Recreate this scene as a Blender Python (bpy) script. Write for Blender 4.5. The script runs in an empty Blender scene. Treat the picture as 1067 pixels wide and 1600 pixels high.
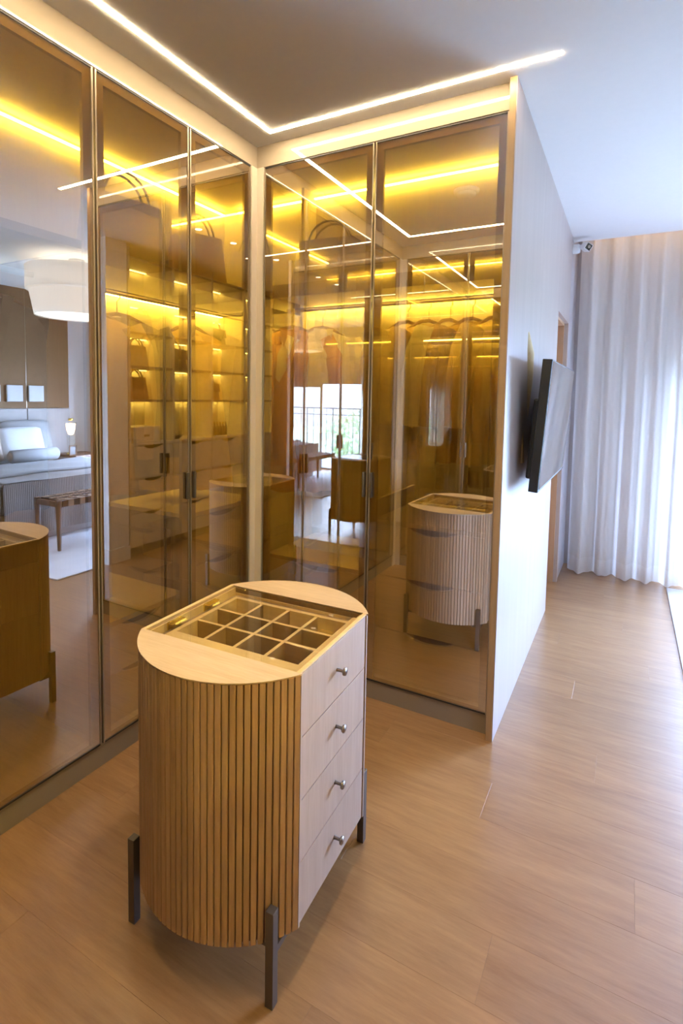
import bpy, bmesh, math, random
from mathutils import Vector, Matrix
random.seed(7)
sc = bpy.context.scene
COL = sc.collection
PI = math.pi

# ------------------------------------------------------------------ camera
def make_camera():
    Y, T, R = 0.4917, -0.068, 0.0184
    fw = Vector((-math.sin(Y)*math.cos(T), math.cos(Y)*math.cos(T), math.sin(T)))
    rt = Vector((math.cos(Y), math.sin(Y), 0)); up = rt.cross(fw)
    r2 = math.cos(R)*rt + math.sin(R)*up; u2 = -math.sin(R)*rt + math.cos(R)*up
    m = Matrix((r2, u2, -fw)).transposed().to_4x4()
    m.translation = Vector((1.7259, -2.2147, 1.4466))
    cd = bpy.data.cameras.new('camera'); cam = bpy.data.objects.new('camera', cd); COL.objects.link(cam)
    cam.matrix_world = m
    cd.sensor_fit = 'VERTICAL'; cd.sensor_height = 36.0; cd.sensor_width = 24.0
    cd.lens = 822.8942/1600*36.0
    cd.shift_x = -(539.96-533.5)/1600.0; cd.shift_y = -(800-675.47)/1600.0
    cd.clip_start = 0.02
    sc.camera = cam
make_camera()

# ------------------------------------------------------------------ world, exposure
W = bpy.data.worlds.new('World'); sc.world = W; W.use_nodes = True
bg = W.node_tree.nodes['Background']; bg.inputs[0].default_value = (0.38, 0.565, 1.0, 1); bg.inputs[1].default_value = 60.0
sc.view_settings.view_transform = 'Standard'; sc.view_settings.look = 'None'
sc.view_settings.exposure = 0.85; sc.view_settings.gamma = 1.0; sc.view_settings.use_curve_mapping = False
cy = sc.cycles
cy.max_bounces = 14; cy.diffuse_bounces = 8; cy.glossy_bounces = 8; cy.transmission_bounces = 6; cy.transparent_max_bounces = 24
cy.sample_clamp_indirect = 6.0; cy.caustics_reflective = False; cy.caustics_refractive = False
# portal at the bedroom window: guides the daylight of the sky through the opening
pl = bpy.data.lights.new('window_portal', 'AREA'); pl.shape = 'RECTANGLE'; pl.size = 2.12; pl.size_y = 1.75
pl.cycles.is_portal = True
po = bpy.data.objects.new('window_portal', pl); COL.objects.link(po)
po.location = (3.34, 2.95, 0.9); po.rotation_euler = (-PI/2, 0, 0)

CEIL_LED = ((1.0, 0.79, 0.50), 58.0)
CLOSET_LED = ((1.0, 0.82, 0.16), 62.0)

# ------------------------------------------------------------------ materials
def newmat(name):
    m = bpy.data.materials.new(name); m.use_nodes = True
    nt = m.node_tree; b = nt.nodes['Principled BSDF']
    return m, nt, b
def solid(name, c, rough=0.5, metal=0.0, noise=0.0, nscale=30.0, bump=0.0, spec=0.5, coat=0.0):
    m, nt, b = newmat(name)
    b.inputs['Base Color'].default_value = (*c, 1); b.inputs['Roughness'].default_value = rough
    b.inputs['Metallic'].default_value = metal; b.inputs['Specular IOR Level'].default_value = spec
    b.inputs['Coat Weight'].default_value = coat; b.inputs['Coat Roughness'].default_value = 0.03
    tc = nt.nodes.new('ShaderNodeTexCoord')
    n = nt.nodes.new('ShaderNodeTexNoise'); n.inputs['Scale'].default_value = nscale; n.inputs['Detail'].default_value = 4
    nt.links.new(tc.outputs['Object'], n.inputs['Vector'])
    mx = nt.nodes.new('ShaderNodeMix'); mx.data_type = 'RGBA'; mx.blend_type = 'MIX'
    mx.inputs[6].default_value = (*[max(0, v*(1-noise)) for v in c], 1); mx.inputs[7].default_value = (*[min(1, v*(1+noise)) for v in c], 1)
    nt.links.new(n.outputs['Fac'], mx.inputs[0]); nt.links.new(mx.outputs[2], b.inputs['Base Color'])
    if bump:
        bp = nt.nodes.new('ShaderNodeBump'); bp.inputs['Strength'].default_value = bump; bp.inputs['Distance'].default_value = 0.004
        nt.links.new(n.outputs['Fac'], bp.inputs['Height']); nt.links.new(bp.outputs['Normal'], b.inputs['Normal'])
    return m
def wood(name, dark, light, axis='Z', scale=9.0, stretch=16.0, rough=0.45, rand=0.0, coat=0.0, knots=0.35):
    m, nt, b = newmat(name)
    N = nt.nodes.new; L = nt.links.new
    tc = N('ShaderNodeTexCoord'); oi = N('ShaderNodeObjectInfo')
    off = N('ShaderNodeVectorMath'); off.operation = 'SCALE'; off.inputs[0].default_value = (17.3, 11.1, 23.7)
    L(oi.outputs['Random'], off.inputs['Scale'])
    ad = N('ShaderNodeVectorMath'); ad.operation = 'ADD'
    L(tc.outputs['Object'], ad.inputs[0]); L(off.outputs[0], ad.inputs[1])
    mp = N('ShaderNodeMapping'); s = [scale]*3; s['XYZ'.index(axis)] = scale/stretch
    mp.inputs['Scale'].default_value = s
    L(ad.outputs[0], mp.inputs['Vector'])
    n1 = N('ShaderNodeTexNoise'); n1.inputs['Scale'].default_value = 1.0; n1.inputs['Detail'].default_value = 6; n1.inputs['Roughness'].default_value = 0.65; n1.inputs['Distortion'].default_value = knots
    n2 = N('ShaderNodeTexNoise'); n2.inputs['Scale'].default_value = 7.0; n2.inputs['Detail'].default_value = 5; n2.inputs['Roughness'].default_value = 0.7
    L(mp.outputs[0], n1.inputs['Vector']); L(mp.outputs[0], n2.inputs['Vector'])
    mm = N('ShaderNodeMath'); mm.operation = 'MULTIPLY_ADD'; mm.inputs[1].default_value = 0.5; L(n2.outputs['Fac'], mm.inputs[0])
    hf = N('ShaderNodeMath'); hf.operation = 'MULTIPLY'; hf.inputs[1].default_value = 0.5; L(n1.outputs['Fac'], hf.inputs[0]); L(hf.outputs[0], mm.inputs[2])
    cr = N('ShaderNodeValToRGB'); cr.color_ramp.elements[0].position = 0.34; cr.color_ramp.elements[1].position = 0.66
    cr.color_ramp.elements[0].color = (*dark, 1); cr.color_ramp.elements[1].color = (*light, 1)
    L(mm.outputs[0], cr.inputs['Fac'])
    out = cr.outputs['Color']
    if rand:
        hv = N('ShaderNodeHueSaturation'); r = N('ShaderNodeMapRange'); r.inputs['To Min'].default_value = 1-rand; r.inputs['To Max'].default_value = 1+rand
        L(oi.outputs['Random'], r.inputs['Value']); L(r.outputs[0], hv.inputs['Value']); L(out, hv.inputs['Color']); out = hv.outputs['Color']
    L(out, b.inputs['Base Color']); b.inputs['Roughness'].default_value = rough
    b.inputs['Coat Weight'].default_value = coat; b.inputs['Coat Roughness'].default_value = 0.22
    bp = N('ShaderNodeBump'); bp.inputs['Strength'].default_value = 0.12; bp.inputs['Distance'].default_value = 0.002
    L(mm.outputs[0], bp.inputs['Height']); L(bp.outputs['Normal'], b.inputs['Normal'])
    return m
def emit(name, c, s):
    m = bpy.data.materials.new(name); m.use_nodes = True; nt = m.node_tree; nt.nodes.clear()
    e = nt.nodes.new('ShaderNodeEmission'); e.inputs[0].default_value = (*c, 1); e.inputs[1].default_value = s
    o = nt.nodes.new('ShaderNodeOutputMaterial'); nt.links.new(e.outputs[0], o.inputs[0]); return m
def pane(name, tint, gloss, ior, rough=0.0):
    m = bpy.data.materials.new(name); m.use_nodes = True; nt = m.node_tree; nt.nodes.clear()
    t = nt.nodes.new('ShaderNodeBsdfTransparent'); t.inputs[0].default_value = (*tint, 1)
    g = nt.nodes.new('ShaderNodeBsdfGlossy'); g.inputs['Color'].default_value = (*gloss, 1); g.inputs['Roughness'].default_value = rough
    lw_ = nt.nodes.new('ShaderNodeLayerWeight'); lw_.inputs['Blend'].default_value = 0.5
    pw_ = nt.nodes.new('ShaderNodeMath'); pw_.operation = 'POWER'; pw_.inputs[1].default_value = 5.0; nt.links.new(lw_.outputs['Facing'], pw_.inputs[0])
    r0 = ((ior-1)/(ior+1))**2
    f = nt.nodes.new('ShaderNodeMath'); f.operation = 'MULTIPLY_ADD'; f.inputs[1].default_value = 1-r0; f.inputs[2].default_value = r0; nt.links.new(pw_.outputs[0], f.inputs[0])
    mx = nt.nodes.new('ShaderNodeMixShader'); o = nt.nodes.new('ShaderNodeOutputMaterial')
    nt.links.new(f.outputs[0], mx.inputs[0]); nt.links.new(t.outputs[0], mx.inputs[1]); nt.links.new(g.outputs[0], mx.inputs[2]); nt.links.new(mx.outputs[0], o.inputs[0])
    return m
def sheer(name, c, transp=0.25, transl=0.5):
    m = bpy.data.materials.new(name); m.use_nodes = True; nt = m.node_tree; nt.nodes.clear()
    d = nt.nodes.new('ShaderNodeBsdfDiffuse'); d.inputs[0].default_value = (*c, 1)
    t = nt.nodes.new('ShaderNodeBsdfTranslucent'); t.inputs[0].default_value = (*c, 1)
    p = nt.nodes.new('ShaderNodeBsdfTransparent')
    a = nt.nodes.new('ShaderNodeMixShader'); a.inputs[0].default_value = transl
    b = nt.nodes.new('ShaderNodeMixShader'); b.inputs[0].default_value = transp
    o = nt.nodes.new('ShaderNodeOutputMaterial')
    nt.links.new(d.outputs[0], a.inputs[1]); nt.links.new(t.outputs[0], a.inputs[2]); nt.links.new(a.outputs[0], b.inputs[1]); nt.links.new(p.outputs[0], b.inputs[2]); nt.links.new(b.outputs[0], o.inputs[0])
    return m
M = {}
M['ceil'] = solid('ceiling_paint', (0.80, 0.79, 0.77), 0.9, noise=0.02)
M['wall'] = solid('wall_paint', (0.72, 0.70, 0.68), 0.85, noise=0.03)
M['greywall'] = solid('grey_wall_paint', (0.50, 0.47, 0.48), 0.85, noise=0.03)
M['trim'] = solid('white_trim', (0.80, 0.79, 0.77), 0.4, noise=0.02)
M['floorwood'] = wood('floor_oak', (0.265, 0.13, 0.05), (0.40, 0.222, 0.094), 'X', 8.0, 9.0, 0.4, rand=0.07, coat=0.8, knots=1.6)
M['floorbase'] = solid('floor_joint', (0.30, 0.16, 0.07), 0.8)
M['panelwood'] = wood('panel_laminate', (0.42, 0.345, 0.305), (0.48, 0.40, 0.36), 'Z', 14.0, 40.0, 0.42)
M['edgewood'] = wood('panel_edge', (0.30, 0.19, 0.09), (0.42, 0.28, 0.15), 'Z', 14.0, 40.0, 0.4)
M['oak'] = wood('dresser_oak', (0.36, 0.21, 0.12), (0.51, 0.33, 0.205), 'Z', 22.0, 18.0, 0.5, rand=0.13)
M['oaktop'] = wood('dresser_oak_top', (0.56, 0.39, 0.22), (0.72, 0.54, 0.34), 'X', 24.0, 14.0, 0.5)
M['oakfront'] = wood('dresser_oak_front', (0.33, 0.225, 0.16), (0.43, 0.31, 0.23), 'Z', 24.0, 22.0, 0.5, rand=0.04)
M['oaktray'] = wood('tray_oak', (0.70, 0.47, 0.20), (0.84, 0.60, 0.30), 'X', 24.0, 14.0, 0.5)
M['groove'] = solid('groove_oak', (0.16, 0.08, 0.03), 0.8)
M['bronze'] = solid('dark_bronze', (0.115, 0.095, 0.08), 0.45, 0.6)
M['knob'] = solid('gunmetal', (0.30, 0.27, 0.25), 0.28, 1.0)
M['gold'] = solid('brass', (0.85, 0.62, 0.16), 0.25, 1.0)
M['frame'] = solid('bronze_door_frame', (0.27, 0.20, 0.14), 0.4, 0.2)
M['edge'] = solid('champagne_profile', (0.30, 0.235, 0.17), 0.35, 0.5)
M['blackedge'] = solid('black_gasket', (0.02, 0.016, 0.012), 0.5)
M['fascia'] = solid('gloss_beige_lacquer', (0.36, 0.30, 0.23), 0.6, coat=1.0, spec=0.0)
M['post'] = solid('satin_beige_post', (0.64, 0.55, 0.45), 0.4)
M['plinth'] = solid('taupe_plinth', (0.27, 0.22, 0.165), 0.4)
M['carcass'] = wood('carcass_linen', (0.52, 0.44, 0.33), (0.60, 0.52, 0.40), 'Z', 12.0, 20.0, 0.6)
M['drawer'] = solid('cream_drawer', (0.66, 0.58, 0.46), 0.5)
M['shelfdark'] = solid('shelf_bronze', (0.22, 0.16, 0.10), 0.4)
M['ceilled'] = emit('ceiling_led', *CEIL_LED)
M['led'] = emit('closet_led', *CLOSET_LED)
M['shelfled'] = emit('shelf_led', CLOSET_LED[0], 80.0)
M['topled'] = emit('top_led', CLOSET_LED[0], 40.0)
M['coveled'] = emit('cove_led', (1.0, 0.66, 0.34), 5.0)
M['spot'] = emit('downlight_led', (1.0, 0.90, 0.75), 200.0)
M['glass'] = pane('bronze_mirror_glass', (0.86, 0.72, 0.36), (1.0, 0.95, 0.88), 5.6)
M['glassback'] = pane('bronze_glass_rear', (0.97, 0.93, 0.84), (1, 1, 1), 1.1)
M['clear'] = pane('clear_glass', (0.96, 0.96, 0.93), (1, 1, 1), 1.45)
M['tvblack'] = solid('black_plastic', (0.012, 0.012, 0.013), 0.45)
M['screen'] = solid('tv_screen', (0.03, 0.03, 0.032), 0.10, spec=1.0, coat=1.0); M['screen'].node_tree.nodes['Principled BSDF'].inputs['IOR'].default_value = 2.4
M['white'] = solid('white_plastic', (0.78, 0.78, 0.78), 0.4)
M['lens'] = solid('black_lens', (0.01, 0.01, 0.012), 0.1)
M['sheer'] = sheer('sheer_linen', (0.86, 0.82, 0.78), 0.08, 0.42)
M['hem'] = sheer('sheer_linen_hem', (0.86, 0.83, 0.80), 0.03, 0.35)
M['drape'] = sheer('drape_linen', (0.66, 0.60, 0.53), 0.03, 0.25)

# ------------------------------------------------------------------ mesh helpers
class MB:
    def __init__(s): s.v = []; s.f = []; s.m = []; s.sm = []
    def add(s, vs, fs, mi=0, smooth=False, T=None):
        o = len(s.v)
        s.v += [tuple(T @ Vector(p)) if T else tuple(p) for p in vs]
        for f in fs: s.f.append([i+o for i in f]); s.m.append(mi); s.sm.append(smooth)
        return s
    def box(s, x0, x1, y0, y1, z0, z1, mi=0, T=None):
        vs = [(x0,y0,z0),(x1,y0,z0),(x1,y1,z0),(x0,y1,z0),(x0,y0,z1),(x1,y0,z1),(x1,y1,z1),(x0,y1,z1)]
        return s.add(vs, [(0,3,2,1),(4,5,6,7),(0,1,5,4),(1,2,6,5),(2,3,7,6),(3,0,4,7)], mi, False, T)
    def prism(s, poly, z0, z1, mi=0, T=None, smooth=False):
        n = len(poly); vs = [(p[0],p[1],z0) for p in poly]+[(p[0],p[1],z1) for p in poly]
        fs = [tuple(range(n))[::-1], tuple(range(n,2*n))]
        s.add(vs, fs, mi, False, T)
        return s.add(vs, [(i,(i+1)%n,n+(i+1)%n,n+i) for i in range(n)], mi, smooth, T)
    def tube(s, pts, rad, n=8, mi=0, T=None, cap=True):
        pts = [Vector(p) for p in pts]; k = len(pts); rs = rad if isinstance(rad, (list, tuple)) else [rad]*k
        vs = []; prev = None
        for i, p in enumerate(pts):
            t = (pts[min(i+1,k-1)]-pts[max(i-1,0)]).normalized()
            if prev is None:
                a = t.orthogonal().normalized()
            else:
                a = (prev - t*prev.dot(t))
                a = a.normalized() if a.length > 1e-6 else t.orthogonal().normalized()
            prev = a; b = t.cross(a)
            for j in range(n):
                w = 2*PI*j/n; vs.append(p+(a*math.cos(w)+b*math.sin(w))*rs[i])
        fs = [(i*n+j, i*n+(j+1)%n, (i+1)*n+(j+1)%n, (i+1)*n+j) for i in range(k-1) for j in range(n)]
        s.add(vs, fs, mi, True, T)
        if cap: s.add(vs[:n], [tuple(range(n))[::-1]], mi, False, T); s.add(vs[-n:], [tuple(range(n))], mi, False, T)
        return s
    def lathe(s, prof, n=24, mi=0, T=None):
        k = len(prof); vs = [(r*math.cos(2*PI*j/n), r*math.sin(2*PI*j/n), z) for r, z in prof for j in range(n)]
        return s.add(vs, [(i*n+j, i*n+(j+1)%n, (i+1)*n+(j+1)%n, (i+1)*n+j) for i in range(k-1) for j in range(n)], mi, True, T)
    def loft(s, rings, mi=0, T=None, cap=True, closed=True):
        n = len(rings[0]); k = len(rings); vs = [p for r in rings for p in r]
        nn = n if closed else n-1
        s.add(vs, [(i*n+j, i*n+(j+1)%n, (i+1)*n+(j+1)%n, (i+1)*n+j) for i in range(k-1) for j in range(nn)], mi, True, T)
        if cap: s.add(rings[0], [tuple(range(n))[::-1]], mi, False, T); s.add(rings[-1], [tuple(range(n))], mi, False, T)
        return s
    def mesh(s, name, mats):
        me = bpy.data.meshes.new(name); me.from_pydata([tuple(p) for p in s.v], [], s.f)
        for m in (mats if isinstance(mats, (list, tuple)) else [mats]): me.materials.append(m)
        me.polygons.foreach_set('material_index', s.m); me.polygons.foreach_set('use_smooth', s.sm)
        bm = bmesh.new(); bm.from_mesh(me); bmesh.ops.recalc_face_normals(bm, faces=bm.faces); bm.to_mesh(me); bm.free()
        me.update(); return me
    def build(s, name, mats, parent=None, loc=(0,0,0), rot=(0,0,0), bevel=0.0, seg=2):
        me = s.mesh(name, mats)
        if bevel:
            bm = bmesh.new(); bm.from_mesh(me); bmesh.ops.remove_doubles(bm, verts=bm.verts, dist=1e-6)
            es = [e for e in bm.edges if len(e.link_faces) == 2 and e.calc_face_angle(0) > 0.6]
            bmesh.ops.bevel(bm, geom=es, offset=bevel, segments=seg, profile=0.5, affect='EDGES')
            bm.to_mesh(me); bm.free()
        return link(name, me, parent, loc, rot)
def link(name, me, parent=None, loc=(0,0,0), rot=(0,0,0)):
    o = bpy.data.objects.new(name, me); COL.objects.link(o); o.location = loc; o.rotation_euler = rot
    if parent: o.parent = parent
    return o
def tag(o, label, cat, group=None):
    o['label'] = label; o['category'] = cat
    if group: o['group'] = group
    return o
def thing(name, label, cat, loc=(0,0,0), rz=0, group=None):
    o = link(name, None, None, loc, (0,0,rz)); return tag(o, label, cat, group)
def struct(o, label=None):
    o['kind'] = 'structure'
    if label: o['label'] = label
    return o
def bx(name, mat, parent, x0, x1, y0, y1, z0, z1, bevel=0.0):
    return MB().box(x0,x1,y0,y1,z0,z1).build(name, mat, parent, bevel=bevel)
def rx(a): return Matrix.Rotation(a, 4, 'X')
def tr(x, y, z): return Matrix.Translation((x, y, z))

# ------------------------------------------------------------------ dimensions
H = 2.70; WX = 1.2857; ZT = 2.5945; ZB = 0.0885; YT = -1.95
LX = -0.74; BY = 0.60; ICZ = 2.665
XW = 2.05; YS = -0.68; XH = 4.95; YW = 2.78; YE = -3.5; YC = 2.40

# ------------------------------------------------------------------ shell
fl = struct(bx('floor', M['floorbase'], None, LX-0.1, XH+0.1, YE-0.1, YW+0.2, -0.06, -0.006), 'oak plank floor running through closet and bedroom')
pw, plen = 0.19, 1.28
pm = {}
def plank_mesh(L):
    k = round(L, 3)
    if k not in pm:
        mb = MB(); e = 0.0001; c = 0.0003; z1 = 0.0
        a, b = -L/2+e, L/2-e; q, r = -pw/2+e, pw/2-e
        vs = [(a,q,-.006),(b,q,-.006),(b,r,-.006),(a,r,-.006),(a,q,z1-c),(b,q,z1-c),(b,r,z1-c),(a,r,z1-c),(a+c,q+c,z1),(b-c,q+c,z1),(b-c,r-c,z1),(a+c,r-c,z1)]
        mb.add(vs, [(0,1,5,4),(1,2,6,5),(2,3,7,6),(3,0,4,7),(4,5,9,8),(5,6,10,9),(6,7,11,10),(7,4,8,11),(8,9,10,11)])
        pm[k] = mb.mesh('plank', M['floorwood'])
    return pm[k]
row = 0; y = YE
while y < YW:
    x = -0.10 - (row*0.47) % plen
    while x < XH:
        a, b = max(x, -0.1), min(x+plen, XH)
        if b-a > 0.03:
            link('plank', plank_mesh(b-a), fl, ((a+b)/2, y+pw/2, 0))
        x += plen
    y += pw; row += 1

struct(bx('ceiling', M['ceil'], None, LX-0.1, XH+0.1, YE-0.1, YC, H, H+0.06), 'smooth white ceiling')
cove = struct(MB().box(WX-0.1,XH+0.1,YC,YW+0.2,2.88,2.94).box(WX-0.1,XH+0.1,YC-0.02,YC,H+0.06,2.90).build('trim_1', M['ceil']), 'curtain pocket recess in the ceiling')
bx('cove_light_strip', M['coveled'], cove, WX+0.1, XH-0.1, YC+0.005, YC+0.02, 2.76, 2.772)
struct(bx('wall_left', M['wall'], None, LX-0.1, LX-0.02, YE-0.1, BY+0.12, 0, H), 'wall behind the left wardrobe')
struct(bx('wall_back', M['wall'], None, LX-0.1, WX-0.03, BY+0.03, BY+0.11, 0, H), 'wall behind the back wardrobe')
struct(bx('wall_end', M['wall'], None, LX-0.1, XW+0.5, YE-0.1, YE, 0, H), 'plain wall closing the closet corridor')
struct(bx('wall_corridor', M['wall'], None, XW+0.42, XW+0.5, YE, YS-0.08, 0, H), 'wall behind the bag shelves')
wp = struct(bx('wall_bedroom', M['trim'], None, XW, XH+0.1, YS-0.20, YS, 0, H), 'white wall between closet corridor and bedroom')
bs = struct(MB().box(XW-0.015,XH,YS,YS+0.015,0,0.12).box(XW-0.015,XW,YS-0.20,YS,0,0.12).build('baseboard_bedroom', M['trim']), 'tall white baseboard round the end of the bedroom wall')
# headboard wall with its cladding panels
wh = struct(bx('wall_headboard', M['wall'], None, XH, XH+0.1, YS-0.1, YW+0.2, 0, 2.9), 'wall clad in brown panels behind the bed')
M['brownpanel'] = solid('brown_suede_panel', (0.17, 0.088, 0.034), 0.75, noise=0.12, nscale=18)
M['lowpanel'] = solid('pale_headboard_panel', (0.36, 0.32, 0.29), 0.6, noise=0.05)
ys = [YS, 0.12, 0.92, 1.72, 2.29]
for i in range(4):
    bx('panel', M['brownpanel'], wh, XH-0.03, XH, ys[i]+0.004, ys[i+1]-0.004, 1.225, H, 0.003)
    bx('panel', M['lowpanel'], wh, XH-0.04, XH, ys[i]+0.004, ys[i+1]-0.004, 0.0, 1.22, 0.003)
    if i: bx('joint_strip', M['edge'], wh, XH-0.028, XH, ys[i]-0.004, ys[i]+0.004, 1.225, H)
# window wall
WX0, WX1, WZ = 2.28, 4.4, 1.72
ww = struct(MB().box(WX-0.1,WX0,YW,YW+0.15,0,2.9).box(WX1,XH+0.1,YW,YW+0.15,0,2.9).box(WX0,WX1,YW,YW+0.15,WZ,2.9).build('wall_window', M['greywall']), 'grey wall around the balcony window')
wn = struct(link('window_1', None), 'wide balcony window of two sliding leaves')
wf = MB()
M['alu'] = solid('grey_aluminium', (0.42, 0.42, 0.43), 0.4, 0.5)
wf.box(WX0,WX1,YW+0.06,YW+0.13,WZ-0.04,WZ).box(WX0,WX1,YW+0.06,YW+0.13,0,0.03).box(WX0,WX0+0.04,YW+0.06,YW+0.13,0.03,WZ-0.04).box(WX1-0.04,WX1,YW+0.06,YW+0.13,0.03,WZ-0.04)
wf.build('window_frame', M['alu'], wn)
for a, b, yy in ((WX0+0.04, 2.72, YW+0.10), (3.62, WX1-0.04, YW+0.10)):
    s = MB().box(a,a+0.05,yy-0.015,yy+0.015,0.03,WZ-0.04).box(b-0.05,b,yy-0.015,yy+0.015,0.03,WZ-0.04).box(a+0.05,b-0.05,yy-0.015,yy+0.015,0.03,0.09).box(a+0.05,b-0.05,yy-0.015,yy+0.015,WZ-0.10,WZ-0.04).build('sash', M['alu'], wn)
    bx('pane', M['clear'], s, a+0.05, b-0.05, yy-0.003, yy+0.003, 0.09, WZ-0.10)
bl = thing('roman_blind', 'folded grey fabric blind above the balcony window', 'blind')
M['blind'] = solid('blind_fabric', (0.42, 0.36, 0.34), 0.9, noise=0.1, nscale=80)
for k in range(4):
    z0 = WZ-0.02+k*0.2
    bx('fold', M['blind'], bl, WX0-0.05, WX1+0.05, YW-0.035-0.004*(k % 2), YW-0.02, z0, z0+0.205, 0.003)

# end panel of the closet block, facing the bed
DY0, DY1, DZ = 1.57, 2.21, 2.04
wpn = struct(link('wall_panel', None), 'pale wood clad end wall that carries the television')
bx('panel', M['panelwood'], wpn, WX-0.028, WX, -0.032, 0.80, 0, H)
bx('panel', M['panelwood'], wpn, WX-0.028, WX, 0.801, DY0, 0, H)
bx('panel', M['panelwood'], wpn, WX-0.028, WX, DY0+0.001, DY1+0.05, DZ, H)
bx('panel', M['panelwood'], wpn, WX-0.028, WX, DY1, DY1+0.05, 0, DZ)
bx('edge_band', M['edgewood'], wpn, WX-0.028, WX-0.003, -0.034, -0.032, 0, H)
struct(bx('wall_return', M['greywall'], None, WX-0.1, WX-0.005, DY1+0.05, YW, 0, 2.9), 'grey return wall beside the curtain')
dr = struct(link('door_1', None), 'recessed wooden door in the end wall')
M['doorwood'] = wood('door_oak', (0.42, 0.245, 0.13), (0.55, 0.34, 0.20), 'Z', 14, 22, 0.5)
MB().box(WX-0.16,WX-0.028,DY1-0.02,DY1,0,DZ).box(WX-0.16,WX-0.028,DY0,DY0+0.02,0,DZ).box(WX-0.16,WX-0.028,DY0+0.02,DY1-0.02,DZ-0.02,DZ).build('door_frame', M['doorwood'], dr)
bx('door_leaf', M['doorwood'], dr, WX-0.15, WX-0.11, DY0+0.02, DY1-0.02, 0.005, DZ-0.02)
MB().tube([(WX-0.11,DY0+0.08,1.0),(WX-0.07,DY0+0.08,1.0),(WX-0.07,DY0+0.19,1.0)],0.009,8).build('handle', M['knob'], dr)
struct(MB().box(WX-0.24,WX-0.17,BY+0.03,YW,0,H).build('wall_inner', M['wall']), 'wall core behind the clad end wall')

# ------------------------------------------------------------------ ceiling light lines
lt = thing('linear_ceiling_light', 'thin white light line turning a corner on the closet ceiling', 'ceiling light')
lz0, lz1 = H-0.0025, H
bx('light_strip', M['ceilled'], lt, 0.156-0.009, 1.45, -0.1005-0.009, -0.1005+0.009, lz0, lz1)
bx('light_strip', M['ceilled'], lt, 0.156-0.009, 0.156+0.009, -1.70, -0.1005-0.009, lz0, lz1)
bx('light_strip', M['ceilled'], lt, 0.156-0.009, 1.45, -1.718, -1.70, lz0, lz1)
for k, (x, y) in enumerate(((1.23,-0.87),(1.23,-1.27),(1.22,-1.86))):
    d = thing('downlight', ['small recessed downlight on the ceiling, nearest the clad end wall','small recessed downlight, middle one of the ceiling row','small recessed downlight, farthest back in the ceiling row'][k], 'downlight', (x,y,H), 0, 'ceiling downlights')
    MB().lathe([(0.026,-0.002),(0.04,-0.003),(0.042,0.0)],20).build('trim_ring', M['white'], d)
    MB().lathe([(0.0005,-0.0015),(0.026,-0.0015)],20).build('lens', M['spot'], d)
    sl = bpy.data.lights.new('downlight_beam', 'SPOT'); sl.energy = (15, 11, 4)[k]; sl.color = (1.0, 0.80, 0.55); sl.spot_size = math.radians(110); sl.spot_blend = 0.9; sl.shadow_soft_size = 0.03
    so = bpy.data.objects.new('downlight_beam', sl); COL.objects.link(so); so.parent = d; so.location = (0, 0, -0.01)
d = thing('smoke_detector', 'round white ceiling detector mirrored in the glass door', 'detector', (0.80,-1.0,H))
MB().lathe([(0.0005,-0.036),(0.04,-0.036),(0.055,-0.03),(0.058,-0.018)],28).build('cap', M['white'], d)
MB().lathe([(0.058,-0.018),(0.075,-0.014),(0.078,0.0)],28).build('base', M['white'], d)

# ------------------------------------------------------------------ wardrobes
def door(parent, axis, a, b, pos, sgn, handle_at):
    """glass door in plane axis=pos, spanning a..b; sgn = direction into the wardrobe"""
    def B(mb, u0, u1, d0, d1, z0, z1, mi=0):
        p0, p1 = sorted((pos+sgn*d0, pos+sgn*d1))
        if axis == 'x': mb.box(p0,p1,u0,u1,z0,z1,mi)
        else: mb.box(u0,u1,p0,p1,z0,z1,mi)
        return mb
    a0, b0 = a+0.004, b-0.004
    d = link('door', None, parent)
    z0, z1 = ZB+0.003, ZT-0.003
    mb = MB(); B(mb, a0+0.006, b0-0.006, 0.001, 0.005, z0+0.006, z1-0.006)
    g = mb.build('glass_pane', [M['glass'], M['glassback']], d)
    fi = {'x': 0, 'y': 1}[axis]
    for p in g.data.polygons:
        p.material_index = 0 if p.normal[fi]*sgn < -0.5 else 1
    mb = MB(); t = 0.038
    B(mb,a0,a0+t,0.006,0.022,z0,z1); B(mb,b0-t,b0,0.006,0.022,z0,z1); B(mb,a0+t,b0-t,0.006,0.022,z0,z0+t*0.3); B(mb,a0+t,b0-t,0.006,0.022,z1-t,z1)
    mb.build('door_frame', M['frame'], d)
    for ua in (a0, b0-0.006):
        mb = MB(); B(mb,ua,ua+0.006,-0.001,0.006,z0,z1); mb.build('edge_profile', M['edge'], d)
    for za in (z0, z1-0.006):
        mb = MB(); B(mb,a0+0.006,b0-0.006,-0.001,0.006,za,za+0.006); mb.build('gasket', M['blackedge'], d)
    if handle_at is not None:
        h = handle_at; mb = MB(); B(mb, h-0.006, h+0.006, -0.016, -0.001, 0.975, 1.095)
        mb.build('handle', M['bronze'], d, bevel=0.003)
    return d
def led(parent, x0, x1, y0, y1, z, m='led'): return bx('led_strip', M[m], parent, x0, x1, y0, y1, z-0.006, z)

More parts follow.
